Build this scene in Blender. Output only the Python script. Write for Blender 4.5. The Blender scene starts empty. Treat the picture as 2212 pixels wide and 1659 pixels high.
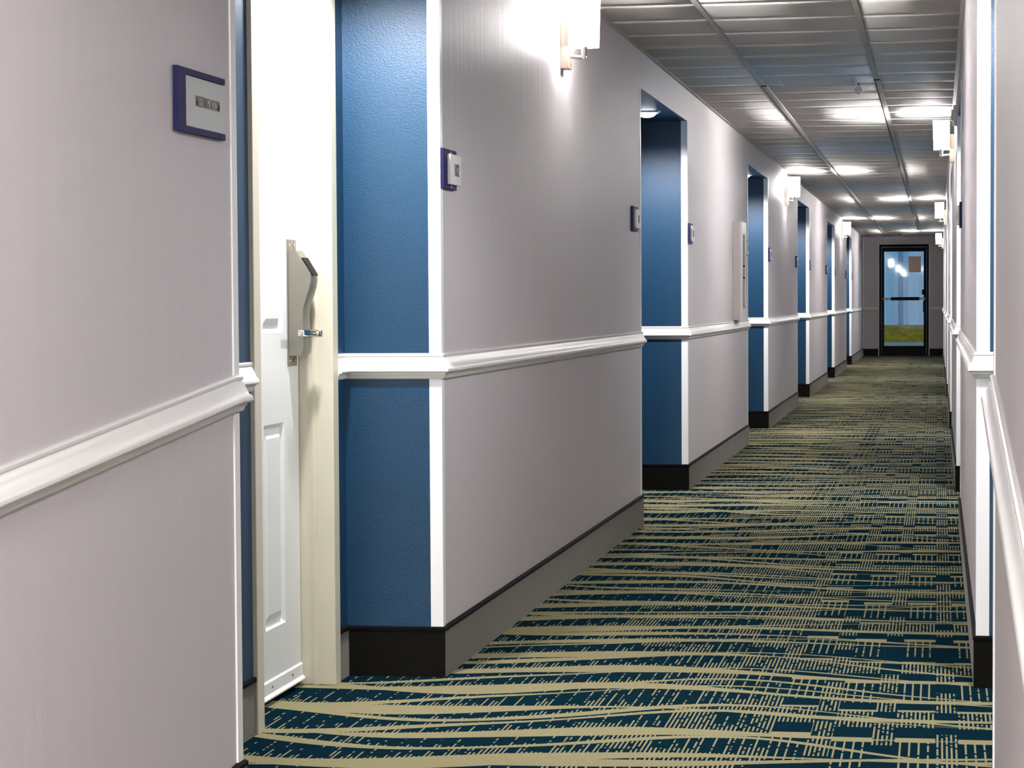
import bpy, bmesh, math, random
from mathutils import Vector, Matrix

random.seed(7)
C = bpy.context.scene.collection
S = bpy.context.scene

# ------------------------------------------------------------------ camera, world, exposure
CAM_H = 1.113
cam_d = bpy.data.cameras.new('camera')
cam_d.sensor_width = 36.0
cam_d.lens = 5373.17 * 36.0 / 2212.0
cam_d.shift_x = (1106 - 1101.34) / 2212.0
cam_d.shift_y = (892.71 - 829.5) / 2212.0
cam_d.clip_start = 0.02
cam_d.clip_end = 400
cam = bpy.data.objects.new('camera', cam_d)
C.objects.link(cam)
yaw, pit, rol = [math.radians(a) for a in (9.7542, 2.5714, -0.3394)]
fw = Vector((-math.sin(yaw) * math.cos(pit), math.cos(yaw) * math.cos(pit), -math.sin(pit)))
ri = Vector((math.cos(yaw), math.sin(yaw), 0))
up = ri.cross(fw)
r2 = math.cos(rol) * ri + math.sin(rol) * up
u2 = -math.sin(rol) * ri + math.cos(rol) * up
M = Matrix((r2, u2, -fw)).transposed().to_4x4()
M.translation = Vector((0, 0, CAM_H))
cam.matrix_world = M
S.camera = cam

world = bpy.data.worlds.new('sky')
S.world = world
world.use_nodes = True
bg = world.node_tree.nodes['Background']
bg.inputs[0].default_value = (0.72, 0.86, 1.0, 1)
bg.inputs[1].default_value = 1.55

S.view_settings.view_transform = 'Standard'
S.view_settings.look = 'None'
S.view_settings.exposure = 0.3
S.view_settings.gamma = 1.0
S.view_settings.use_curve_mapping = False
S.cycles.use_denoising = True
S.cycles.max_bounces = 8
S.cycles.diffuse_bounces = 5
S.cycles.caustics_reflective = False
S.cycles.caustics_refractive = False
S.cycles.sample_clamp_indirect = 6.0

SHADE_EMIT = 300.0      # glow of a sconce's fabric shade
BULB_W = 90.0          # the bulb inside each sconce
DOWN_W = 120.0          # the bulb of each recessed downlight
FILL_EMIT = 270.0     # added light panels behind the viewer, to brighten the nearest walls
LAMP_COL = (1.0, 0.968, 0.965)

# ------------------------------------------------------------------ measured layout (metres, Y runs down the corridor)
XL, XR = -1.446, 0.114
DEP = 0.293
XB = XL - DEP
ZC = 2.345
ZH = 2.165
YN, YE = -8.0, 49.6
ALC = [(5.040, 7.21), (12.254, 14.575), (19.30, 21.61), (26.25, 28.65), (33.35, 35.75), (40.5, 42.9)]
RAMP0, RAMPS = 5.0, 1 / 12.9
LOW = -RAMP0 * RAMPS
def fz(y):
    return 0.0 if y >= RAMP0 else max(LOW, -(RAMP0 - y) * RAMPS)
def mx(x):
    return XL + XR - x

# ------------------------------------------------------------------ node helper
class V:
    """A value socket in a node tree with arithmetic."""
    def __init__(s, nt, sock): s.nt, s.s = nt, sock
    def _m(s, op, *o, clamp=False):
        n = s.nt.nodes.new('ShaderNodeMath'); n.operation = op; n.use_clamp = clamp
        for i, a in enumerate((s,) + o):
            if isinstance(a, V): s.nt.links.new(a.s, n.inputs[i])
            else: n.inputs[i].default_value = a
        return V(s.nt, n.outputs[0])
    def __add__(s, o): return s._m('ADD', o)
    __radd__ = __add__
    def __sub__(s, o): return s._m('SUBTRACT', o)
    def __mul__(s, o): return s._m('MULTIPLY', o)
    __rmul__ = __mul__
    def __truediv__(s, o): return s._m('DIVIDE', o)
    def __lt__(s, o): return s._m('LESS_THAN', o)
    def __gt__(s, o): return s._m('GREATER_THAN', o)
    def abs(s): return s._m('ABSOLUTE')
    def floor(s): return s._m('FLOOR')
    def frac(s): return s._m('FRACT')
    def max(s, o): return s._m('MAXIMUM', o)
    def min(s, o): return s._m('MINIMUM', o)
    def ramp(s, a, b): return ((s - a) / (b - a))._m('MULTIPLY', 1.0, clamp=True)

def comb(nt, x, y, z=0.0):
    n = nt.nodes.new('ShaderNodeCombineXYZ')
    for i, a in enumerate((x, y, z)):
        if isinstance(a, V): nt.links.new(a.s, n.inputs[i])
        else: n.inputs[i].default_value = a
    return n.outputs[0]
def noise(nt, vec, scale=1.0, detail=0.0, rough=0.5):
    n = nt.nodes.new('ShaderNodeTexNoise'); n.inputs['Scale'].default_value = scale
    n.inputs['Detail'].default_value = detail; n.inputs['Roughness'].default_value = rough
    nt.links.new(vec, n.inputs['Vector'])
    return V(nt, n.outputs[0])
def white(nt, x, y):
    n = nt.nodes.new('ShaderNodeTexWhiteNoise'); n.noise_dimensions = '2D'
    nt.links.new(comb(nt, x, y), n.inputs['Vector'])
    return V(nt, n.outputs['Value'])
def pos(nt):
    g = nt.nodes.new('ShaderNodeNewGeometry'); sx = nt.nodes.new('ShaderNodeSeparateXYZ')
    nt.links.new(g.outputs['Position'], sx.inputs[0])
    return [V(nt, sx.outputs[i]) for i in range(3)]

def mat(name, col, rough=0.5, metal=0.0, spec=0.5, bump=None, vary=None, emit=None, sheen=0.0, grain=None):
    m = bpy.data.materials.new(name); m.use_nodes = True
    nt = m.node_tree; b = nt.nodes['Principled BSDF']
    b.inputs['Base Color'].default_value = (*col, 1)
    b.inputs['Roughness'].default_value = rough
    b.inputs['Metallic'].default_value = metal
    b.inputs['Specular IOR Level'].default_value = spec
    b.inputs['Sheen Weight'].default_value = sheen; b.inputs['Sheen Roughness'].default_value = 0.35
    b.inputs['Sheen Tint'].default_value = (0.95, 0.9, 0.8, 1)
    if emit:
        b.inputs['Emission Color'].default_value = (*LAMP_COL, 1)
        b.inputs['Emission Strength'].default_value = emit
    if bump or vary:
        x, y, z = pos(nt)
    if bump:
        (sx, sy, sz), st, dist = bump
        h = noise(nt, comb(nt, x * sx, y * sy, z * sz), 1.0, 2.0)
        bn = nt.nodes.new('ShaderNodeBump'); bn.inputs['Strength'].default_value = st
        bn.inputs['Distance'].default_value = dist
        nt.links.new(h.s, bn.inputs['Height']); nt.links.new(bn.outputs[0], b.inputs['Normal'])
        if grain:
            k, st, dist = grain
            b2 = nt.nodes.new('ShaderNodeBump'); b2.inputs['Strength'].default_value = st; b2.inputs['Distance'].default_value = dist
            nt.links.new(noise(nt, comb(nt, x * k, y * k, z * k), 1.0, 1.0).s, b2.inputs['Height'])
            nt.links.new(bn.outputs[0], b2.inputs['Normal']); nt.links.new(b2.outputs[0], b.inputs['Normal'])
    if vary:
        (sx, sy, sz), amt = vary
        h = noise(nt, comb(nt, x * sx, y * sy, z * sz), 1.0, 3.0)
        f = (h - 0.5) * (2 * amt) + 1.0
        mix = nt.nodes.new('ShaderNodeVectorMath'); mix.operation = 'SCALE'
        mix.inputs[0].default_value = col
        nt.links.new(f.s, mix.inputs['Scale']); nt.links.new(mix.outputs[0], b.inputs['Base Color'])
    return m

WALL = mat('wallcovering', (0.575, 0.534, 0.548), 0.50, spec=0.5, bump=((30, 24, 0.9), 0.45, 0.004), grain=(260, 0.25, 0.002), vary=((20, 16, 0.30), 0.025))  # vary: faint vertical streaks in the colour stand in for sheen
BLUE = mat('blue_paint', (0.0055, 0.042, 0.095), 0.42, spec=0.35, bump=((210, 210, 260), 0.30, 0.003), vary=((5, 5, 3), 0.07))
WHITE = mat('white_gloss_paint', (0.88, 0.89, 0.88), 0.32, spec=0.5)
RAILM = mat('white_rail_paint', (0.74, 0.73, 0.70), 0.35, spec=0.5, bump=((60, 60, 60), 0.06, 0.002))
DOORM = mat('door_white_paint', (0.78, 0.80, 0.79), 0.40, bump=((160, 160, 160), 0.05, 0.002))
CREAM = mat('cream_frame_paint', (0.66, 0.63, 0.50), 0.42, bump=((120, 120, 120), 0.06, 0.002), vary=((6, 6, 9), 0.04))
BASEM = mat('carpet_base', (0.008, 0.0075, 0.006), 0.95, spec=0.0, bump=((500, 500, 500), 0.6, 0.003), vary=((200, 200, 200), 0.45), sheen=0.55)
CAPM = mat('black_rubber_cap', (0.004, 0.0035, 0.005), 0.8, spec=0.08)
TILEM = mat('ceiling_tile', (0.56, 0.545, 0.51), 0.75, spec=0.3, bump=((90, 90, 90), 0.10, 0.003))
GRIDM = mat('ceiling_grid_metal', (0.58, 0.56, 0.53), 0.5, spec=0.4)
PLENUM = mat('ceiling_plenum', (0.05, 0.047, 0.042), 0.9)
BLACK = mat('black_anodised', (0.004, 0.004, 0.005), 0.6, spec=0.15)
NAVY = mat('navy_sign_plastic', (0.012, 0.013, 0.070), 0.6, spec=0.12)
SIGNW = mat('pale_sign_plastic', (0.66, 0.67, 0.65), 0.4)
SIGNG = mat('pale_grey_sign_panel', (0.52, 0.54, 0.52), 0.4)
LETT = mat('dark_sign_lettering', (0.035, 0.035, 0.03), 0.5)
OLIVE = mat('olive_sign_lettering', (0.10, 0.09, 0.055), 0.5)
NICKEL = mat('satin_nickel', (0.24, 0.23, 0.195), 0.42, metal=0.6)
CHROME = mat('chrome', (0.80, 0.79, 0.77), 0.08, metal=1.0)
BRASS = mat('warm_metal', (0.62, 0.50, 0.40), 0.3, metal=0.7)
SHADES = mat('glowing_shade_side', (0.9, 0.88, 0.85), 0.7, emit=SHADE_EMIT * 0.19)
SHADEM = mat('glowing_shade', (0.9, 0.88, 0.85), 0.7, emit=SHADE_EMIT)
BLOCKM = mat('glowing_block_sheet', (0.9, 0.9, 0.9), 0.5, emit=12.0)
BULBM = mat('glowing_bulb', (0.9, 0.9, 0.9), 0.4, emit=60.0)
LENSM = mat('glowing_lens', (0.9, 0.9, 0.85), 0.4, emit=14.0)
FILLM = mat('fill_panel_glow', (0.9, 0.9, 0.9), 0.5, emit=FILL_EMIT)
RINGM = mat('white_trim_ring', (0.8, 0.8, 0.78), 0.35)
CABM = mat('cabinet_enamel', (0.50, 0.455, 0.445), 0.42)
CABW = mat('cabinet_door_enamel', (0.70, 0.68, 0.67), 0.35)
PAPER = mat('notice_paper', (0.88, 0.70, 0.60), 0.8)
DIRT = mat('ceiling_sensor_white', (0.90, 0.88, 0.82), 0.5)
PANELM = mat('access_panel_paint', (0.78, 0.77, 0.73), 0.65, spec=0.3)
FENCEM = [mat('weathered_fence_board', c, 0.85, bump=((60, 60, 3), 0.3, 0.006), vary=((25, 25, 1.3), 0.25))
          for c in ((0.18, 0.30, 0.42), (0.15, 0.26, 0.38), (0.21, 0.33, 0.45), (0.06, 0.14, 0.24))]
GRASSM = mat('dry_green_grass', (0.085, 0.070, 0.008), 0.95, spec=0.0, vary=((7, 1.2, 5), 0.9))
PATHM = mat('concrete_path', (0.085, 0.11, 0.12), 0.9, spec=0.0, vary=((3, 3, 3), 0.2))

def glass_mat():
    m = bpy.data.materials.new('clear_glass'); m.use_nodes = True
    nt = m.node_tree; nt.nodes.clear()
    o = nt.nodes.new('ShaderNodeOutputMaterial'); t = nt.nodes.new('ShaderNodeBsdfTransparent')
    t.inputs[0].default_value = (0.86, 0.92, 0.94, 1)
    g = nt.nodes.new('ShaderNodeBsdfGlossy'); g.inputs['Roughness'].default_value = 0.03
    f = nt.nodes.new('ShaderNodeFresnel'); f.inputs[0].default_value = 1.45
    mx_ = nt.nodes.new('ShaderNodeMixShader')
    nt.links.new(f.outputs[0], mx_.inputs[0]); nt.links.new(t.outputs[0], mx_.inputs[1]); nt.links.new(g.outputs[0], mx_.inputs[2])
    nt.links.new(mx_.outputs[0], o.inputs[0])
    return m
GLASS = glass_mat()

def carpet_mat():
    m = bpy.data.materials.new('patterned_carpet'); m.use_nodes = True
    nt = m.node_tree; b = nt.nodes['Principled BSDF']
    b.inputs['Roughness'].default_value = 1.0; b.inputs['Specular IOR Level'].default_value = 0.0
    x, y, z = pos(nt)
    def n(sx, sy, seed): return noise(nt, comb(nt, x * sx + seed, y * sy + seed * 1.7, seed))
    PITCH = 0.0115
    xi = (x / PITCH).floor()
    hl = (x / PITCH).frac() < 0.42
    one = lambda v: v * -1.0 + 1.0
    left = one(x.ramp(-1.05, -0.45))
    # cream bands that run gently across the corridor and cross in long lens shapes
    def band(period, amp, fx, seed, w0, w1, fringe):
        t = y / period + (n(fx, 0.45, seed) - 0.5) * amp
        d = t.frac() - 0.5
        w = ((n(1.5, 1.9, seed + 5) - 0.42) * w1 + w0).max(0.0) * (left * 0.62 + 0.38)
        jit = white(nt, xi, t.floor()); jit = jit * jit * jit
        return (d > w * -1.0) * (d < w).max(hl * (d < w + jit * left * fringe))
    A = band(0.34, 1.9, 0.85, 3.0, 0.112, 0.50, 0.40)
    B = band(0.52, 2.3, 0.9, 17.0, 0.045, 0.16, 0.10)
    D = band(0.44, 2.6, 0.85, 31.0, 0.040, 0.15, 0.02)
    # hatching: thin cream yarn lines along the corridor, dense, open or absent block by block
    third = ((xi + 0.5) / 3.0).frac() < 0.34
    fourth = ((xi + 0.5) / 4.0).frac() < 0.26
    bx = (x / 0.118).floor()
    off = white(nt, bx, bx * 0.0 + 3.0)
    by = (y / 0.21 + off).floor()
    r = white(nt, bx, by)
    pd = x.ramp(-1.2, -0.6)
    dense = r < pd * 0.50
    openh = (r < pd * 0.80 + 0.05) * third
    dots = fourth * (white(nt, xi, (y / 0.018).floor()) > 0.52)
    drop = white(nt, xi, (y / 0.022).floor()) > 0.14
    mid = hl * dense.max(openh).max(dots) * drop
    # block columns by the right-hand wall: cream bar, dark block, hatch
    right = x > -0.42
    cx = (x + 0.42) / 0.158
    barcol = cx.frac() < 0.64
    fy = (y / 0.93 + white(nt, cx.floor(), cx.floor() * 0.0 + 1.0) * 0.12 + n(0.2, 0.5, 41.0) * 0.3).frac()
    bar = (fy < 0.065).max((fy > 0.47) * (fy < 0.50))
    dark = ((fy > 0.065) * (fy < 0.22)).max((fy > 0.50) * (fy < 0.62))
    half = ((xi + 0.5) / 2.0).frac() < 0.5
    inbar = bar.max(one(dark) * hl * drop * (fy < 0.47).max(half))
    rc = white(nt, cx.floor() + 20.0, (y / 0.17 + 0.3).floor())
    between = hl * drop * (rc < 0.62)
    rmask = barcol * inbar + one(barcol) * between
    mask = (right * rmask + one(right) * mid).max(A).max(B).max(D)
    yarn = noise(nt, comb(nt, x * 330, y * 120, 0.0), 1.0, 1.0)
    mask = mask * ((yarn - 0.5) * 0.9 + 0.92)
    mixn = nt.nodes.new('ShaderNodeMix'); mixn.data_type = 'RGBA'
    mixn.inputs[6].default_value = (0.0028, 0.015, 0.024, 1)
    mixn.inputs[7].default_value = (0.27, 0.243, 0.135, 1)
    nt.links.new(mask._m('MULTIPLY', 1.0, clamp=True).s, mixn.inputs[0])
    nt.links.new(mixn.outputs[2], b.inputs['Base Color'])
    bn = nt.nodes.new('ShaderNodeBump'); bn.inputs['Strength'].default_value = 0.35; bn.inputs['Distance'].default_value = 0.003
    nt.links.new(yarn.s, bn.inputs['Height']); nt.links.new(bn.outputs[0], b.inputs['Normal'])
    return m
CARPET = carpet_mat()

# ------------------------------------------------------------------ mesh helpers
class MB:
    def __init__(s): s.v, s.f = [], []
    def box(s, x0, x1, y0, y1, z0, z1):
        x0, x1 = sorted((x0, x1)); y0, y1 = sorted((y0, y1)); z0, z1 = sorted((z0, z1))
        n = len(s.v)
        s.v += [(x0, y0, z0), (x1, y0, z0), (x1, y1, z0), (x0, y1, z0), (x0, y0, z1), (x1, y0, z1), (x1, y1, z1), (x0, y1, z1)]
        s.f += [tuple(n + i for i in q) for q in ((3, 2, 1, 0), (4, 5, 6, 7), (0, 1, 5, 4), (1, 2, 6, 5), (2, 3, 7, 6), (3, 0, 4, 7))]
        return s
    def rings(s, rings, caps=True, closed=True):
        n0 = len(s.v); k = len(rings[0])
        for r in rings: s.v += [tuple(p) for p in r]
        for i in range(len(rings) - 1):
            for j in range(k if closed else k - 1):
                a = n0 + i * k + j; b = n0 + i * k + (j + 1) % k
                s.f.append((a, b, b + k, a + k))
        if caps:
            s.f.append(tuple(n0 + j for j in reversed(range(k))))
            s.f.append(tuple(n0 + (len(rings) - 1) * k + j for j in range(k)))
        return s
    def sweep(s, path, prof, sign=1):
        """Sweep a closed (out, z) profile along a plan polyline; out goes to the right of travel (sign=1)."""
        P = [Vector(p) for p in path]; rings = []
        def nrm(a, b):
            d = (b - a).to_2d().normalized(); return Vector((d.y, -d.x)) * sign
        for i, p in enumerate(P):
            if i == 0: m = nrm(P[0], P[1])
            elif i == len(P) - 1: m = nrm(P[-2], P[-1])
            else:
                a, b = nrm(P[i - 1], p), nrm(p, P[i + 1]); m = (a + b) / (1 + a.dot(b))
            rings.append([(p.x + m.x * o, p.y + m.y * o, p.z + zz) for o, zz in prof])
        return s.rings(rings)
    def cyl(s, p0, p1, r0, r1=None, n=16):
        r1 = r0 if r1 is None else r1
        p0, p1 = Vector(p0), Vector(p1); d = (p1 - p0).normalized()
        a = d.orthogonal().normalized(); b = d.cross(a)
        ring = lambda p, r: [p + (a * math.cos(t) + b * math.sin(t)) * r for t in (2 * math.pi * i / n for i in range(n))]
        return s.rings([ring(p0, r0), ring(p1, r1)])
    def lathe(s, c, prof, n=28, axis=(0, 0, 1)):
        """prof: (radius, height) list revolved about axis through c."""
        d = Vector(axis).normalized(); a = d.orthogonal().normalized(); b = d.cross(a); c = Vector(c)
        return s.rings([[c + d * h + (a * math.cos(t) + b * math.sin(t)) * r for t in (2 * math.pi * i / n for i in range(n))] for r, h in prof])
    def mesh(s, name, m, bevel=0.0, smooth=False, seg=2):
        me = bpy.data.meshes.new(name); me.from_pydata(s.v, [], s.f)
        bm = bmesh.new(); bm.from_mesh(me)
        bmesh.ops.recalc_face_normals(bm, faces=bm.faces)
        if bevel:
            es = [e for e in bm.edges if len(e.link_faces) == 2 and e.calc_face_angle(0) > 0.5]
            bmesh.ops.bevel(bm, geom=es, offset=bevel, segments=seg, affect='EDGES', profile=0.5)
        if smooth:
            for f in bm.faces: f.smooth = True
            for e in bm.edges:
                if len(e.link_faces) != 2 or e.calc_face_angle(0) > 0.6: e.smooth = False
        bm.to_mesh(me); bm.free()
        me.materials.append(m)
        return me

def obj(name, mb, m, parent=None, bevel=0.0, smooth=False, loc=None):
    me = mb if isinstance(mb, bpy.types.Mesh) else mb.mesh(name, m, bevel, smooth)
    o = bpy.data.objects.new(name, me); C.objects.link(o)
    if loc: o.location = loc
    if parent: o.parent = parent
    return o
def empty(name, loc=(0, 0, 0), rz=0.0):
    o = bpy.data.objects.new(name, None); C.objects.link(o); o.location = loc; o.rotation_euler = (0, 0, rz)
    o.empty_display_size = 0.1
    return o
def tag(o, label, cat, group=None, kind=None):
    o['label'] = label; o['category'] = cat
    if group: o['group'] = group
    if kind: o['kind'] = kind
    return o
def copy_tree(o, parent=None):
    c = o.copy(); C.objects.link(c)
    if parent: c.parent = parent
    for ch in o.children: copy_tree(ch, c)
    return c
def struct(o, label, cat):
    return tag(o, label, cat, kind='structure')
ORD = ['first', 'second', 'third', 'fourth', 'fifth', 'sixth', 'seventh']

# ------------------------------------------------------------------ floor and ceiling
fl = MB()
ys = [YN, 0.0, RAMP0, YE + 0.12]
prof = [(y, fz(y)) for y in ys]
X0, X1 = XB - 0.25, mx(XB) + 0.05
fl.rings([[(x, y, z) for y, z in prof] + [(x, y, z - 0.12) for y, z in reversed(prof)] for x in (X0, X1)])
struct(obj('floor', fl, CARPET), 'dark teal corridor carpet with cream wavy bands and hatched blocks', 'floor')

ceil = obj('ceiling', MB().box(XL - 0.02, XR + 0.02, YN, YE + 0.1, ZC + 0.05, ZC + 0.15), PLENUM)
struct(ceil, 'low suspended ceiling of sagging pale grey tiles in metal grid', 'ceiling')
RUN = [-0.990, -0.340]
T0, TP = 10.42, 0.5715
rows = [T0 + TP * i for i in range(-22, 69) if T0 + TP * i < YE]
cols = [(XL + 0.004, RUN[0]), (RUN[0], RUN[1]), (RUN[1], XR - 0.004)]
def tile_mesh(w, sag, seed):
    rnd = random.Random(seed); n = 6; m = 2; v = []; f = []
    L = TP - 0.009
    for i in range(n + 1):
        for j in range(m + 1):
            t = i / n; u = j / m
            b = -sag * math.sin(math.pi * t) * (0.65 + 0.35 * math.sin(math.pi * u))
            v.append(((u - 0.5) * (w - 0.026), t * L, b))
    for i in range(n):
        for j in range(m):
            a = i * (m + 1) + j; f.append((a, a + 1, a + m + 2, a + m + 1)[::-1])
    k = len(v)
    v += [(-(w - 0.026) / 2, 0, 0.014), ((w - 0.026) / 2, 0, 0.014), ((w - 0.026) / 2, L, 0.014), (-(w - 0.026) / 2, L, 0.014)]
    f.append((k, k + 1, k + 2, k + 3))
    e = [list(range(0, m + 1)), [i * (m + 1) + m for i in range(n + 1)], list(range(n * (m + 1) + m, n * (m + 1) - 1, -1)), [i * (m + 1) for i in range(n, -1, -1)]]
    for q, ed in enumerate(e):
        f.append(tuple(ed) + (k + (q + 1) % 4, k + q))
    me = bpy.data.meshes.new('ceiling_tile'); me.from_pydata(v, [], f)
    bm = bmesh.new(); bm.from_mesh(me); bmesh.ops.recalc_face_normals(bm, faces=bm.faces)
    for fc in bm.faces: fc.smooth = abs(fc.normal.z) > 0.7
    bm.to_mesh(me); bm.free(); return me
TVAR = []
for k, c in enumerate(((0.80, 0.78, 0.745), (0.78, 0.77, 0.74), (0.81, 0.79, 0.77), (0.755, 0.74, 0.705))):
    TVAR.append(mat('ceiling_tile_tone', c, 0.70, spec=0.30, bump=((40, 40, 40), 0.06, 0.003)))
TM = {}
for c, (a, b) in enumerate(cols):
    for k in range(4):
        me = tile_mesh(b - a, (0.0001, 0.00015, 0.0002, 0.0001)[k], c * 10 + k); me.materials.append(TVAR[k]); TM[c, k] = me
for i, y in enumerate(rows):
    if y < 8.0: continue
    k0 = random.randrange(4)
    for c, (a, b) in enumerate(cols):
        k = k0 if random.random() < 0.7 else random.randrange(4)
        o = obj('ceiling_tile', TM[c, k], None, ceil, loc=((a + b) / 2, y + 0.0045, ZC + 0.0015))
for c, (a, b) in enumerate(cols):   # behind the view, above the camera: one plain board each
    obj('ceiling_board', MB().box(a + 0.013, b - 0.013, YN, 8.1, ZC + 0.004, ZC + 0.02), TILEM, ceil)
for i, x in enumerate(RUN):
    brk = 14.42 if i == 0 else 14.15
    obj('grid_runner', MB().box(x - 0.012, x + 0.012, YN, brk - 0.01, ZC - 0.001, ZC + 0.03), GRIDM, ceil)
    obj('grid_runner', MB().box(x - 0.004, x + 0.023, brk + 0.03, YE, ZC - 0.004, ZC + 0.028), GRIDM, ceil)
    obj('runner_gap_shade', MB().box(x - 0.014, x + 0.016, brk - 0.005, brk + 0.02, ZC - 0.006, ZC + 0.02), PLENUM, ceil)  # dark block stands in for the shade in the runner's gap
cross = MB().box(XL + 0.003, XR - 0.003, -0.0038, 0.0038, 0.0, 0.025).mesh('cross_tee', GRIDM)
for y in rows:
    if y > 8: obj('cross_tee', cross, None, ceil, loc=(0, y, ZC + 0.001))
for s, x in ((1, XL), (-1, XR)):
    obj('wall_angle', MB().box(x, x + s * 0.020, YN, YE, ZC - 0.001, ZC + 0.02), GRIDM, ceil)

# ------------------------------------------------------------------ walls
DOOR = (6.235, 7.012)          # clear opening of the guest room door in the first left alcove
FR0, FR1, FRZ = 6.172, 7.075, 2.105
ZB0, ZT = LOW - 0.1, ZC + 0.15
TH = 0.003
def side_wall(name, flip, label):
    X = (lambda x: mx(x)) if flip else (lambda x: x)
    w = MB(); back = XB - 0.2
    cuts = [YN] + [v for a in ALC for v in a] + [YE]
    for i in range(0, len(cuts), 2):
        w.box(X(back), X(XL), cuts[i], cuts[i + 1], ZB0, ZT)
    for k, (a, b) in enumerate(ALC):
        w.box(X(back), X(XL), a, b, ZH, ZT)
        if k == 0 and not flip:
            w.box(X(back), X(XB), a, FR0 + 0.02, ZB0, ZH)
            w.box(X(back), X(XB), FR1 - 0.02, b, ZB0, ZH)
            w.box(X(back), X(XB), FR0 + 0.02, FR1 - 0.02, FRZ - 0.02, ZH)
        else:
            w.box(X(back), X(XB), a, b, ZB0, ZH)
    root = struct(obj(name, w, WALL), label, 'wall')
    for k, (a, b) in enumerate(ALC):
        l = MB()
        l.box(X(XB), X(XL), a, a + TH, 0, ZH); l.box(X(XB), X(XL), b - TH, b, 0, ZH)
        l.box(X(XB), X(XL), a, b, ZH - TH, ZH)
        if k == 0 and not flip:
            l.box(X(XB), X(XB + TH), a, FR0 + 0.02, 0, ZH); l.box(X(XB), X(XB + TH), FR1 - 0.02, b, 0, ZH)
            l.box(X(XB), X(XB + TH), FR0 + 0.02, FR1 - 0.02, FRZ - 0.02, ZH)
        else:
            l.box(X(XB), X(XB + TH), a, b, 0, ZH)
        o = obj('alcove_lining', l, BLUE, root); o['label'] = 'deep blue painted door alcove'
    return root
side_wall('wall_left', False, 'left corridor wall in mauve grey wallcovering with blue door alcoves')
side_wall('wall_right', True, 'right corridor wall seen edge on, mauve grey with blue alcoves')
EX = (-1.085, -0.205); EZ = 2.14        # exit door opening
w = MB()
w.box(XL, EX[0] - 0.05, YE, YE + 0.15, ZB0, ZT); w.box(EX[1] + 0.05, XR, YE, YE + 0.15, ZB0, ZT)
w.box(EX[0] - 0.05, EX[1] + 0.05, YE, YE + 0.15, EZ + 0.05, ZT)
struct(obj('wall_far', w, WALL), 'mauve grey wall around the glass exit door at corridor end', 'wall')
struct(obj('wall_near', MB().box(XL, XR, YN - 0.1, YN, ZB0, ZT), WALL), 'plain grey wall closing the corridor behind the viewer', 'wall')

# ------------------------------------------------------------------ baseboards (carpet base with black cap)
BASEP = [(0, 0), (0.010, 0), (0.010, 0.140), (0, 0.140)]
CAPP = [(0, 0.138), (0.012, 0.138), (0.0125, 0.146), (0.008, 0.150), (0, 0.150)]
def runs(flip, frame_gap=True):
    """Plan polylines of the wall foot, one per wall segment, wrapping into the alcoves."""
    out = []
    segs = [(None, ALC[0][0])] + [(ALC[i][1], ALC[i + 1][0]) for i in range(5)] + [(ALC[5][1], None)]
    for i, (a, b) in enumerate(segs):
        p = []
        if a is None: p += [(XL, YN, fz(YN)), (XL, 0.0, fz(0)), (XL, RAMP0, 0)]
        else:
            if i == 1 and not flip: p.append((XB, FR1, 0))
            p += [(XB, a, 0), (XL, a, 0)]
        if b is None: p.append((XL, YE, 0))
        else:
            p += [(XL, b, 0), (XB, b, 0)]
            if i == 0 and not flip: p.append((XB, FR0, 0))
        out.append([(mx(x), y, z) if flip else (x, y, z) for x, y, z in p])
    return out
for flip, side in ((False, 'left'), (True, 'right')):
    root = struct(empty('baseboard_' + side), 'dark brown carpet baseboard with black cap along the %s wall' % side, 'baseboard')
    for r in runs(flip):
        sg = -1 if flip else 1
        obj('base_strip', MB().sweep(r, BASEP, sg), BASEM, root)
        obj('base_cap', MB().sweep(r, CAPP, sg), CAPM, root)
root = struct(empty('baseboard_far'), 'black baseboard strips beside the exit door at corridor end', 'baseboard')
for a, b in ((XL, EX[0] - 0.05), (EX[1] + 0.05, XR)):
    obj('base_strip', MB().box(a, b, YE - 0.012, YE, 0, 0.14), BLACK, root)

# ------------------------------------------------------------------ chair rails and corner trims
RAILP = [(0, 0.962), (0.007, 0.962), (0.0105, 0.959), (0.0105, 0.954), (0.008, 0.951), (0.011, 0.948), (0.014, 0.938), (0.0205, 0.923),
         (0.025, 0.920), (0.0275, 0.915), (0.0275, 0.909), (0.024, 0.905), (0.017, 0.904), (0.017, 0.899), (0.0135, 0.897),
         (0.0115, 0.890), (0.008, 0.886), (0, 0.886)]
tn = [0]
def trim(mb, m, label, smooth=False, bevel=0.0):
    tn[0] += 1
    return struct(obj('trim_%d' % tn[0], mb, m, smooth=smooth, bevel=bevel), label, 'trim')
WHERE = ['on the nearest wall piece before the first alcove, sloping with the ramp'] + ['between the %s and %s door alcoves' % (ORD[i], ORD[i + 1]) for i in range(5)] + ['between the sixth door alcove and the corridor end']
for flip, side in ((False, 'left'), (True, 'right')):
    for i, r in enumerate(runs(flip)):
        trim(MB().sweep(r, RAILP, -1 if flip else 1), RAILM, 'white chair rail on the %s wall %s' % (side, WHERE[i]), smooth=True)
trim(MB().sweep([(XL, YE, 0), (EX[0] - 0.06, YE, 0)], RAILP, 1), RAILM, 'short white chair rail on end wall left of exit door', smooth=True)
trim(MB().sweep([(EX[1] + 0.06, YE, 0), (XR, YE, 0)], RAILP, 1), RAILM, 'short white chair rail on end wall right of exit door', smooth=True)
def corner(x, y, sx, sy, z0, z1):
    """L-shaped guard around an outside corner; sx, sy point into the open."""
    t, L = 0.0035, 0.034
    m = MB()
    pl = [(sx * t, sy * t), (-sx * L, sy * t), (-sx * L, sy * TH), (sx * 0, sy * 0), (0, -sy * L), (sx * t, -sy * L)]
    m.rings([[(x + a, y + b, z) for a, b in pl] for z in (z0, z1)])
    return m
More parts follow.
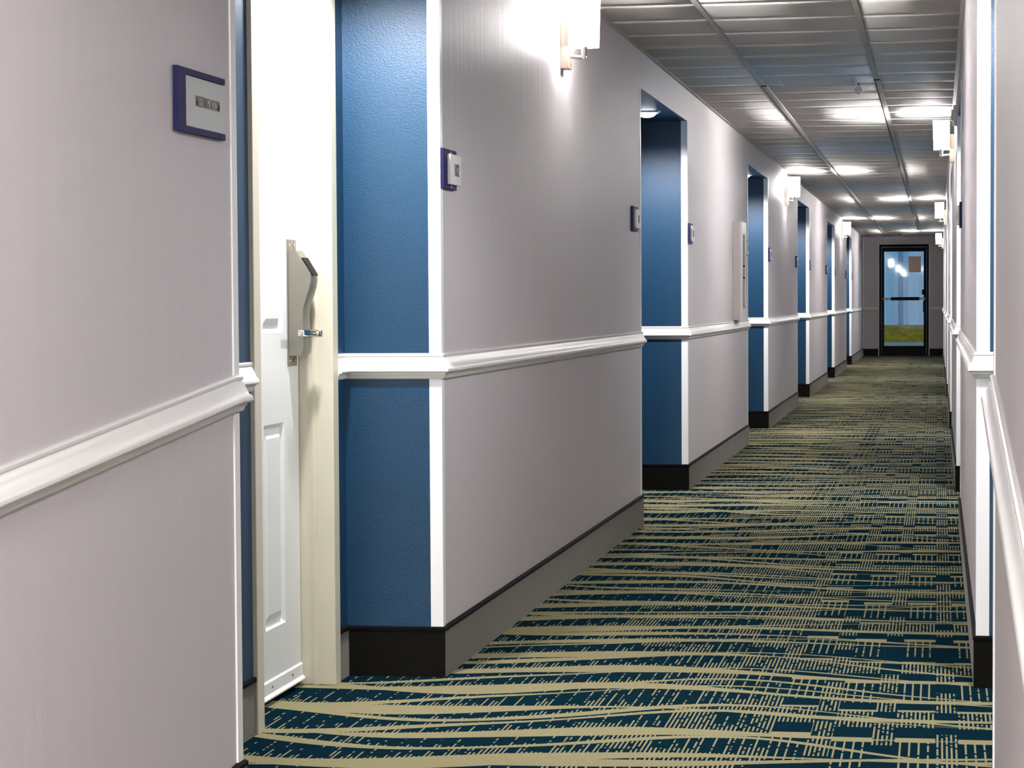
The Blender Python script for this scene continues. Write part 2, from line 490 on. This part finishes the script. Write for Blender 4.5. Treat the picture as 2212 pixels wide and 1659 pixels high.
for flip, side in ((False, 'left'), (True, 'right')):
    for k, (a, b) in enumerate(ALC):
        x = mx(XL) if flip else XL; sx = -1 if flip else 1
        for y, sy, w_ in ((a, 1, 'near'), (b, -1, 'far')):
            trim(corner(x, y, sx, sy, 0.148, 0.888), WHITE, 'white corner trim below the chair rail on the %s edge of the %s %s alcove' % (w_, ORD[k], side))
            trim(corner(x, y, sx, sy, 0.958, ZH), WHITE, 'white corner trim above the chair rail on the %s edge of the %s %s alcove' % (w_, ORD[k], side))
trim(MB().box(XL, XL + 0.02, YE - 0.03, YE - 0.005, 0.15, 0.885), WHITE, 'thin white corner strip at corridor end below the left chair rail')
trim(MB().box(XL, XL + 0.02, YE - 0.03, YE - 0.005, 0.965, ZC), WHITE, 'thin white corner strip at corridor end above the left chair rail')
for a, s in ((EX[0] - 0.05, 'left'), (EX[1] + 0.05, 'right')):
    trim(MB().box(a - 0.008, a + 0.008, YE - 0.02, YE, 0.0, EZ + 0.05), WHITE, 'thin white bead along the %s side of the exit door frame' % s)

# ------------------------------------------------------------------ guest room door in the first left alcove
d1 = struct(empty('door_1', (XB, DOOR[0], 0)), 'white panelled guest room door with electronic lock in first left alcove', 'door')
def dl(mb):                           # world coordinates to the door's own
    mb.v = [(x - XB, y - DOOR[0], z) for x, y, z in mb.v]; return mb
FX = XB + 0.015
f = MB()
f.box(XB - 0.2, FX, FR0, DOOR[0], 0, FRZ); f.box(XB - 0.2, FX, DOOR[1], FR1, 0, FRZ); f.box(XB - 0.2, FX, FR0, FR1, 2.045, FRZ)
frm = obj('door_frame', dl(f), CREAM, d1, bevel=0.002); frm['label'] = 'cream painted steel door frame'
DX = XB - 0.088                      # face of the leaf
f = MB(); f.box(DX + 0.040, DX + 0.052, DOOR[1] - 0.003, DOOR[1] + 0.001, 0, 2.045)
obj('stop_bead', dl(f), CREAM, d1)
# the leaf: six recessed panels
ly0, ly1 = DOOR[0] + 0.004, DOOR[1] - 0.005
lz0, lz1 = 0.045, 2.035
pcols = [(ly0 + 0.115, ly0 + 0.115 + 0.215), (ly1 - 0.165 - 0.215, ly1 - 0.165)]
prows = [(0.205, 0.775), (1.03, 1.90)]
bm = bmesh.new()
ysl = sorted({ly0, ly1} | {v for c in pcols for v in c}); zsl = sorted({lz0, lz1} | {v for r in prows for v in r})
g = {}
for i, y in enumerate(ysl):
    for j, z in enumerate(zsl): g[i, j] = bm.verts.new((DX, y, z))
pan = []
for i in range(len(ysl) - 1):
    for j in range(len(zsl) - 1):
        fc = bm.faces.new((g[i, j], g[i + 1, j], g[i + 1, j + 1], g[i, j + 1]))
        if (ysl[i], ysl[i + 1]) in pcols and (zsl[j], zsl[j + 1]) in prows: pan.append(fc)
for fc in pan:
    cur = [fc]
    for th, dx in ((0.018, -0.011), (0.008, 0.0), (0.030, 0.009)):
        r = bmesh.ops.inset_individual(bm, faces=cur, thickness=th, depth=0)
        for v in cur[0].verts: v.co.x += dx
ex = bmesh.ops.extrude_face_region(bm, geom=[e for e in bm.edges if e.is_boundary])
for v in [q for q in ex['geom'] if isinstance(q, bmesh.types.BMVert)]: v.co.x = DX - 0.044
bmesh.ops.contextual_create(bm, geom=[e for e in bm.edges if e.is_boundary])
bmesh.ops.recalc_face_normals(bm, faces=bm.faces)
for v in bm.verts: v.co -= Vector((XB, DOOR[0], 0))
me = bpy.data.meshes.new('door_leaf'); bm.to_mesh(me); bm.free(); me.materials.append(DOORM)
obj('door_leaf', me, None, d1)
f = MB(); f.sweep([(DX, ly0, 0), (DX, ly1, 0)], [(0, 0.018), (0.014, 0.018), (0.014, 0.022), (0.006, 0.030), (0.006, 0.062), (0.003, 0.066), (0, 0.066)], 1)
sw = obj('door_sweep', dl(f), WHITE, d1); sw['label'] = 'white door sweep strip along the foot of the door'
for y in (ly1 - 0.12, ly1 - 0.34, ly1 - 0.56):
    obj('screw', dl(MB().cyl((DX + 0.005, y, 0.046), (DX + 0.008, y, 0.046), 0.004, n=8)), NICKEL, sw)
obj('gap_shade', dl(MB().box(DX - 0.03, DX - 0.002, ly0, ly1, 0.004, 0.02)), BLACK, d1)  # black strip stands in for the shade in the gap under the leaf
obj('edge_gap', dl(MB().box(DX - 0.04, DX - 0.004, ly1 - 0.001, DOOR[1] + 0.001, 0.02, 2.035)), PLENUM, d1)
# lock
LY0, LY1 = 6.886, 6.984
lk = obj('lock', dl(MB().box(DX, DX + 0.003, LY0, LY1, 0.932, 1.294)), NICKEL, d1, bevel=0.001); lk['label'] = 'tall satin nickel electronic lock plate'
sp = [(0.003, 1.262), (0.026, 1.262), (0.040, 1.240), (0.056, 1.215), (0.0685, 1.195), (0.070, 1.178), (0.067, 1.158), (0.058, 1.130), (0.048, 1.100),
      (0.0455, 1.075), (0.047, 1.050), (0.048, 1.01), (0.048, 0.985), (0.044, 0.968), (0.036, 0.962), (0.003, 0.962)]
bm_ = MB().rings([[(DX + o * k, y, z) for o, z in sp] for y, k in ((LY0 + 0.006, 0.97), (LY0 + 0.010, 1.0), (LY1 - 0.014, 1.0), (LY1 - 0.008, 0.90))])
obj('lock_body', dl(bm_), NICKEL, lk, smooth=True)
cs = [(0.043, 1.242), (0.0735, 1.192), (0.068, 1.189), (0.0375, 1.239)]
o = obj('card_slot', dl(MB().rings([[(DX + a, y, z) for a, z in cs] for y in (LY0 + 0.014, LY1 - 0.018)])), BLACK, lk); o['label'] = 'black card slot on the sloping top of the lock'
for y in (LY0 + 0.012, LY1 - 0.03):
    for z in (1.278, 0.948):
        obj('screw', dl(MB().cyl((DX + 0.002, y, z), (DX + 0.006, y, z), 0.0045, n=10)), CHROME, lk)
hub = MB().cyl((DX + 0.046, 6.945, 1.025), (DX + 0.088, 6.945, 1.025), 0.0115, n=18)
hub.rings([[(DX + 0.066 + a, 6.95, 1.025 + b) for a, b in ((-0.009, -0.008), (0.009, -0.008), (0.009, 0.008), (-0.009, 0.008))],
           [(DX + 0.060 + a, 6.86, 1.027 + b) for a, b in ((-0.008, -0.009), (0.008, -0.009), (0.008, 0.009), (-0.008, 0.009))],
           [(DX + 0.058 + a, 6.81, 1.028 + b) for a, b in ((-0.007, -0.009), (0.007, -0.009), (0.007, 0.009), (-0.007, 0.009))]])
o = obj('lever_handle', dl(hub), CHROME, lk, bevel=0.0015, smooth=True); o['label'] = 'polished chrome lever handle'
for z in (0.25, 1.05, 1.75):
    obj('hinge', dl(MB().cyl((DX + 0.006, DOOR[0] + 0.004, z), (DX + 0.006, DOOR[0] + 0.004, z + 0.1), 0.007, n=10)), NICKEL, d1)

# ------------------------------------------------------------------ exit door at the corridor end
d2 = struct(empty('door_2', ((EX[0] + EX[1]) / 2, YE, 0)), 'black framed glass exit door at the far end of the corridor', 'door')
def el(mb):
    mb.v = [(x - d2.location.x, y - YE, z) for x, y, z in mb.v]; return mb
f = MB(); f.box(EX[0] - 0.05, EX[0], YE - 0.015, YE + 0.13, 0, EZ + 0.05); f.box(EX[1], EX[1] + 0.05, YE - 0.015, YE + 0.13, 0, EZ + 0.05)
f.box(EX[0], EX[1], YE - 0.015, YE + 0.13, EZ, EZ + 0.05)
obj('door_frame', el(f), BLACK, d2)
GX = (-1.030, -0.262); GZ = (0.195, 2.05)
f = MB(); f.box(EX[0] + 0.003, GX[0], YE + 0.02, YE + 0.065, 0.01, EZ - 0.004); f.box(GX[1], EX[1] - 0.003, YE + 0.02, YE + 0.065, 0.01, EZ - 0.004)
f.box(GX[0], GX[1], YE + 0.02, YE + 0.065, 0.01, GZ[0]); f.box(GX[0], GX[1], YE + 0.02, YE + 0.065, GZ[1], EZ - 0.004)
obj('door_stiles', el(f), BLACK, d2)
obj('glass_pane', el(MB().box(GX[0] - 0.01, GX[1] + 0.01, YE + 0.038, YE + 0.046, GZ[0] - 0.01, GZ[1] + 0.01)), GLASS, d2)
obj('push_rail', el(MB().box(GX[0] - 0.03, GX[1] + 0.03, YE + 0.0, YE + 0.022, 1.105, 1.140)), NICKEL, d2)
obj('push_bar', el(MB().box(-0.90, -0.345, YE - 0.035, YE + 0.005, 1.09, 1.155)), BLACK, d2, bevel=0.006)
obj('door_latch', el(MB().box(GX[1] - 0.035, GX[1] + 0.03, YE - 0.02, YE + 0.02, 1.20, 1.30)), BLACK, d2, bevel=0.004)
obj('door_latch', el(MB().box(GX[1] - 0.012, GX[1] + 0.03, YE - 0.02, YE + 0.02, 0.86, 1.08)), BLACK, d2, bevel=0.004)
obj('threshold', el(MB().box(EX[0] - 0.05, EX[1] + 0.05, YE - 0.03, YE + 0.13, 0.0, 0.012)), BLACK, d2)
tag(obj('paper_notice', MB().box(-0.553, -0.318, YE + 0.0355, YE + 0.0372, 1.64, 1.955), PAPER), 'pinkish paper notice taped inside the exit door glass', 'paper')

# ------------------------------------------------------------------ signs
def text_mesh(s, w, h, m):
    cu = bpy.data.curves.new('lettering', 'FONT'); cu.body = s; cu.extrude = 0.02; cu.offset = 0.003
    t = bpy.data.objects.new('tmp', cu); C.objects.link(t)
    bpy.context.view_layer.update()
    me = bpy.data.meshes.new_from_object(t.evaluated_get(bpy.context.evaluated_depsgraph_get()))
    bpy.data.objects.remove(t)
    xs = [v.co.x for v in me.vertices]; yy = [v.co.y for v in me.vertices]
    sx = w / (max(xs) - min(xs)); sy = h / (max(yy) - min(yy)); x0, y0 = min(xs), min(yy)
    for v in me.vertices:      # local: x out from the wall, y along the wall, z up
        v.co = Vector(((v.co.z + 0.02) * 0.03, (v.co.x - x0) * sx, (v.co.y - y0) * sy))
    me.materials.clear(); me.materials.append(m)
    return me
ms = tag(empty('meeting_room_sign', (XL, 4.615, 1.445)), 'large navy bordered meeting room sign on the nearest left wall', 'sign')
obj('back_plate', MB().rings([[(x, a, b) for a, b in ((0, 0), (0.322, 0), (0.322, 0.0125), (0.052, 0.0125), (0.052, 0.1125), (0.322, 0.1125), (0.322, 0.125), (0, 0.125))] for x in (0.0, 0.011)]), NAVY, ms, bevel=0.001)
o = obj('name_panel', MB().box(0.0, 0.008, 0.053, 0.322, 0.0135, 0.1115), SIGNG, ms); o['label'] = 'pale grey name panel'
o = obj('lettering', text_mesh('MEETING ROOM', 0.163, 0.021, OLIVE), None, ms, loc=(0.008, 0.124, 0.056)); o['label'] = 'small dark lettering reading MEETING ROOM'

def room_sign(flip, y, label, number=None, plain=True):
    r = tag(empty('room_sign', (XR if flip else XL, y, 1.449)), label, 'sign', 'room number signs')
    s = -1 if flip else 1
    obj('back_plate', MB().box(0, s * 0.012, 0, 0.205, 0, 0.118), NAVY, r, bevel=0.001)
    obj('number_panel', MB().box(s * 0.012, s * 0.022, 0.062, 0.225, 0.014, 0.104), SIGNW, r, bevel=0.001)
    obj('slot_line', MB().box(s * 0.011, s * 0.0128, 0.118, 0.124, 0.004, 0.114), SIGNW, r)
    if number:
        obj('lettering', text_mesh(number, 0.068, 0.037, LETT), None, r, loc=(0.022, 0.124, 0.040))
    else:
        obj('number_strip', MB().box(s * 0.022, s * 0.0235, 0.13, 0.17, 0.040, 0.078), LETT, r)
    return r
room_sign(False, 7.212 - 0.0, 'navy room sign reading 102 just past the first left alcove', '102')
for k in range(1, 6):
    room_sign(False, ALC[k][0] - 0.40, 'navy and white room sign on the left wall just before the %s alcove' % ORD[k])
    room_sign(False, ALC[k][1] + 0.01, 'navy and white room sign on the left wall just past the %s alcove' % ORD[k])
room_sign(True, ALC[1][0] - 0.40, 'navy and white room sign on the right wall before the second alcove')

# ------------------------------------------------------------------ wall sconces
def sconce(flip, y, label):
    s = -1 if flip else 1
    r = tag(empty('wall_sconce', (XR if flip else XL, y, 2.0)), label, 'wall lamp', 'corridor wall sconces')
    bp = obj('back_plate', MB().box(0, s * 0.034, -0.042, 0.042, 0.017, 0.20), BRASS, r, bevel=0.002); bp['label'] = 'warm brushed metal back plate'
    obj('screw', MB().cyl((s * 0.033, 0, 0.035), (s * 0.037, 0, 0.035), 0.005, n=10), CHROME, bp)
    a = MB(); a.cyl((s * 0.034, 0, 0.066), (s * 0.098, 0, 0.060), 0.008, n=12); a.cyl((s * 0.088, 0, 0.055), (s * 0.088, 0, 0.107), 0.011, 0.014, n=14)
    obj('arm', a, CHROME, r, smooth=True)
    obj('bulb', MB().lathe((s * 0.088, 0, 0.112), [(0.010, 0), (0.018, 0.01), (0.020, 0.03), (0.020, 0.07), (0.014, 0.085), (0.004, 0.09)], n=16), BULBM, r, smooth=True)
    sh = MB()
    def ring(k, z, t=0.0):
        o0, o1, hw, c = 0.037 + t, 0.143 * k - t, 0.085 * k - t, 0.020
        pts = [(o0, -hw), (o1 - c, -hw), (o1 - 0.3 * c, -hw + 0.3 * c), (o1, -hw + c), (o1, hw - c), (o1 - 0.3 * c, hw - 0.3 * c), (o1 - c, hw), (o0, hw)]
        return [(s * o, b, z) for o, b in pts]
    sh.rings([ring(0.965, 0.105), ring(1.0, 0.29), ring(1.0, 0.29, 0.003), ring(0.965, 0.105, 0.003), ring(0.965, 0.105)], caps=False)
    me = sh.mesh('lamp_shade', SHADEM); me.materials.append(SHADES)
    for p_ in me.polygons:
        if abs(p_.normal.y) > 0.5: p_.material_index = 1
    o = obj('lamp_shade', me, None, r); o['label'] = 'glowing white fabric shade, open above and below'
    q = obj('wall_light_block', MB().box(s * 0.0362, s * 0.0385, -0.080, 0.080, 0.105, 0.29), WHITE, r); q['label'] = 'added white sheet keeping bulb light off the wall'  # added sheet, blocks the bulb's light towards the wall
    q = obj('bottom_light_block', MB().box(s * 0.040, s * 0.134, -0.076, 0.076, 0.107, 0.109), BLOCKM, r); q['label'] = 'added dim glowing sheet blocking the bulb below'  # added sheet, blocks the bulb's downward light and glows dimly instead
    L = bpy.data.lights.new('sconce_bulb', 'POINT'); L.energy = BULB_W; L.color = LAMP_COL; L.shadow_soft_size = 0.022
    lo = bpy.data.objects.new('sconce_bulb', L); C.objects.link(lo); lo.parent = r; lo.location = (s * 0.088, 0, 0.235)
    return r
SC = [(True, 2.4), (False, 9.66), (True, 16.8), (False, 24.1), (True, 31.0), (False, 38.3), (True, 45.6), (False, -4.6)]
SL = ['sconce on the right wall beside the ramp, above the viewer', 'large glowing wall sconce cut by top edge, between first and second left alcoves',
      'nearest glowing wall sconce on the right wall', 'second glowing wall sconce along the left wall', 'middle glowing wall sconce of the right wall',
      'farthest glowing wall sconce on the left wall', 'farthest glowing wall sconce on the right, beside the exit door', 'sconce on the left wall behind the viewer']
for (fl_, y), lb in zip(SC, SL): sconce(fl_, y, lb)

# ------------------------------------------------------------------ recessed downlights in the alcove soffits
def downlight(flip, k):
    a, b = ALC[k]
    x = XL - 0.145
    r = tag(empty('recessed_light', (mx(x) if flip else x, a + 1.55, ZH - TH)), 'glowing recessed downlight in the soffit of the %s %s alcove' % (ORD[k], 'right' if flip else 'left'), 'ceiling light', 'alcove downlights')
    obj('trim_ring', MB().lathe((0, 0, 0), [(0.075, 0.002), (0.075, -0.005), (0.066, -0.009), (0.056, -0.006), (0.056, 0.002)]), RINGM, r, smooth=True)
    obj('bulb_lens', MB().lathe((0, 0, 0), [(0.055, 0.0), (0.052, -0.014), (0.038, -0.026), (0.018, -0.032), (0.002, -0.033)]), LENSM, r, smooth=True)
    L = bpy.data.lights.new('downlight_bulb', 'SPOT'); L.energy = DOWN_W; L.color = LAMP_COL; L.shadow_soft_size = 0.045
    L.spot_size = math.radians(168); L.spot_blend = 0.40
    lo = bpy.data.objects.new('downlight_bulb', L); C.objects.link(lo); lo.parent = r; lo.location = (0, 0, -0.045)
for k in range(6):
    downlight(False, k); downlight(True, k)

# ------------------------------------------------------------------ added unseen fill panels over the ramp foot, brightening the nearest walls
for y, lb in ((-1.0, 'nearest added fill light panel behind the viewer'), (-4.0, 'farther added fill light panel behind the viewer')):
    t = tag(empty('fill_light_panel', (-0.665, y, ZC - 0.002)), lb, 'ceiling light', 'added fill panels')
    f = MB(); f.box(-0.31, -0.28, -0.61, 0.61, -0.012, 0.0); f.box(0.28, 0.31, -0.61, 0.61, -0.012, 0.0); f.box(-0.28, 0.28, -0.61, -0.58, -0.012, 0.0); f.box(-0.28, 0.28, 0.58, 0.61, -0.012, 0.0)
    obj('fill_panel_frame', f, RINGM, t)
    obj('diffuser', MB().box(-0.28, 0.28, -0.58, 0.58, -0.008, -0.001), FILLM, t)

# ------------------------------------------------------------------ fire extinguisher cabinet
cb = tag(empty('extinguisher_cabinet', (XL, 17.88, 0.968)), 'tall pale fire extinguisher cabinet on the left wall above the chair rail', 'cabinet')
obj('cabinet_body', MB().box(0, 0.055, 0, 0.43, 0, 0.708), CABM, cb, bevel=0.003)
f = MB(); f.box(0.055, 0.066, 0.0, 0.43, 0.0, 0.085); f.box(0.055, 0.066, 0.0, 0.43, 0.62, 0.708); f.box(0.055, 0.066, 0.0, 0.10, 0.085, 0.62); f.box(0.055, 0.066, 0.33, 0.43, 0.085, 0.62)
dr = obj('cabinet_door', f, CABW, cb)
obj('window_pane', MB().box(0.056, 0.060, 0.095, 0.335, 0.08, 0.625), GLASS, dr)
obj('dark_gasket', MB().rings([[(x, a, b) for a, b in ((0.094, 0.079), (0.336, 0.079), (0.336, 0.626), (0.094, 0.626))] for x in (0.0552, 0.0556)]), PLENUM, dr)
for z in (0.30, 0.385): obj('latch', MB().box(0.066, 0.078, 0.105, 0.135, z, z + 0.012), BLACK, dr)
obj('bottom_knob', MB().box(0.008, 0.024, 0.02, 0.05, -0.006, 0.0), BLACK, cb)

# ------------------------------------------------------------------ ceiling fittings
ap = tag(empty('access_panel', (-0.665, 14.22, ZC)), 'flush square access panel frame in the middle ceiling column', 'panel')
f = MB(); a, b, t = 0.215, 0.225, 0.018
f.box(-a, a, -b, -b + t, -0.009, 0.004); f.box(-a, a, b - t, b, -0.009, 0.004); f.box(-a, -a + t, -b + t, b - t, -0.009, 0.004); f.box(a - t, a, -b + t, b - t, -0.009, 0.004)
obj('panel_frame', f, PANELM, ap)
obj('panel_leaf', MB().box(-a + t + 0.004, a - t - 0.004, -b + t + 0.006, b - t - 0.006, -0.006, 0.0), PANELM, ap)
sn = tag(empty('ceiling_sensor', (-0.445, 14.40, ZC - 0.016)), 'small white diamond shaped sensor hanging at the access panel corner', 'sensor')
s_ = 0.030
obj('sensor_plate', MB().rings([[(a, y, b) for a, b in ((0, s_), (s_ * 0.85, 0), (0, -s_), (-s_ * 0.85, 0))] for y in (-0.008, 0.008)]), DIRT, sn, bevel=0.001, loc=(0, 0, -0.02))
obj('sensor_stem', MB().cyl((0, 0, 0.004), (0, 0, 0.020), 0.006, n=10), NICKEL, sn)
sp_ = tag(empty('sprinkler_head', (-0.70, 47.4, ZC)), 'small dark sprinkler head on the ceiling near the exit door', 'sprinkler')
obj('escutcheon', MB().lathe((0, 0, 0), [(0.04, 0.003), (0.04, -0.004), (0.022, -0.012), (0.01, -0.014)], n=16), PLENUM, sp_)
obj('deflector', MB().lathe((0, 0, -0.045), [(0.008, 0.035), (0.008, 0.004), (0.026, 0.002), (0.026, 0.0)], n=16), PLENUM, sp_)
al = tag(empty('alarm_strobe', (XR, 15.2, 2.21)), 'small white alarm strobe high on the right wall near the ceiling', 'alarm')
obj('alarm_base', MB().box(-0.022, 0, -0.05, 0.05, -0.06, 0.06), WHITE, al, bevel=0.003)
obj('alarm_lens', MB().box(-0.034, -0.022, -0.03, 0.03, -0.03, 0.035), RINGM, al, bevel=0.004)

# ------------------------------------------------------------------ outside, seen through the exit door
gr = MB(); gp = [(YE + 0.12, -0.02), (67, -0.02), (72, 0.36), (95, 0.5)]
struct(obj('ground', MB().box(-9, 8, YE + 0.121, 66.5, -0.14, -0.02), PATHM), 'grey concrete yard outside the exit door', 'ground')
lw = MB().rings([[(x, y, z) for y, z in gp[1:]] + [(x, y, -0.3) for y, z in reversed(gp[1:])] for x in (-9, 8)])
struct(obj('lawn', lw, GRASSM), 'strip of dry green grass rising behind the concrete yard', 'lawn')
fn = tag(empty('board_fence', (0, 73, 0.3)), 'tall weathered blue grey board fence outside beyond the lawn', 'fence')
rnd = random.Random(3)
for i in range(34):
    x = -3.4 + i * 0.152
    h = 2.95 + rnd.uniform(-0.05, 0.05)
    m_ = FENCEM[rnd.choice((0, 0, 1, 2, 2, 3))]
    obj('fence_board', MB().box(x, x + 0.1525, -0.02 + rnd.uniform(-0.008, 0.008), 0.01, 0.0, h), m_, fn)
for z in (0.4, 1.5): obj('fence_rail', MB().box(-3.4, 1.8, 0.012, 0.07, z, z + 0.1), FENCEM[1], fn)
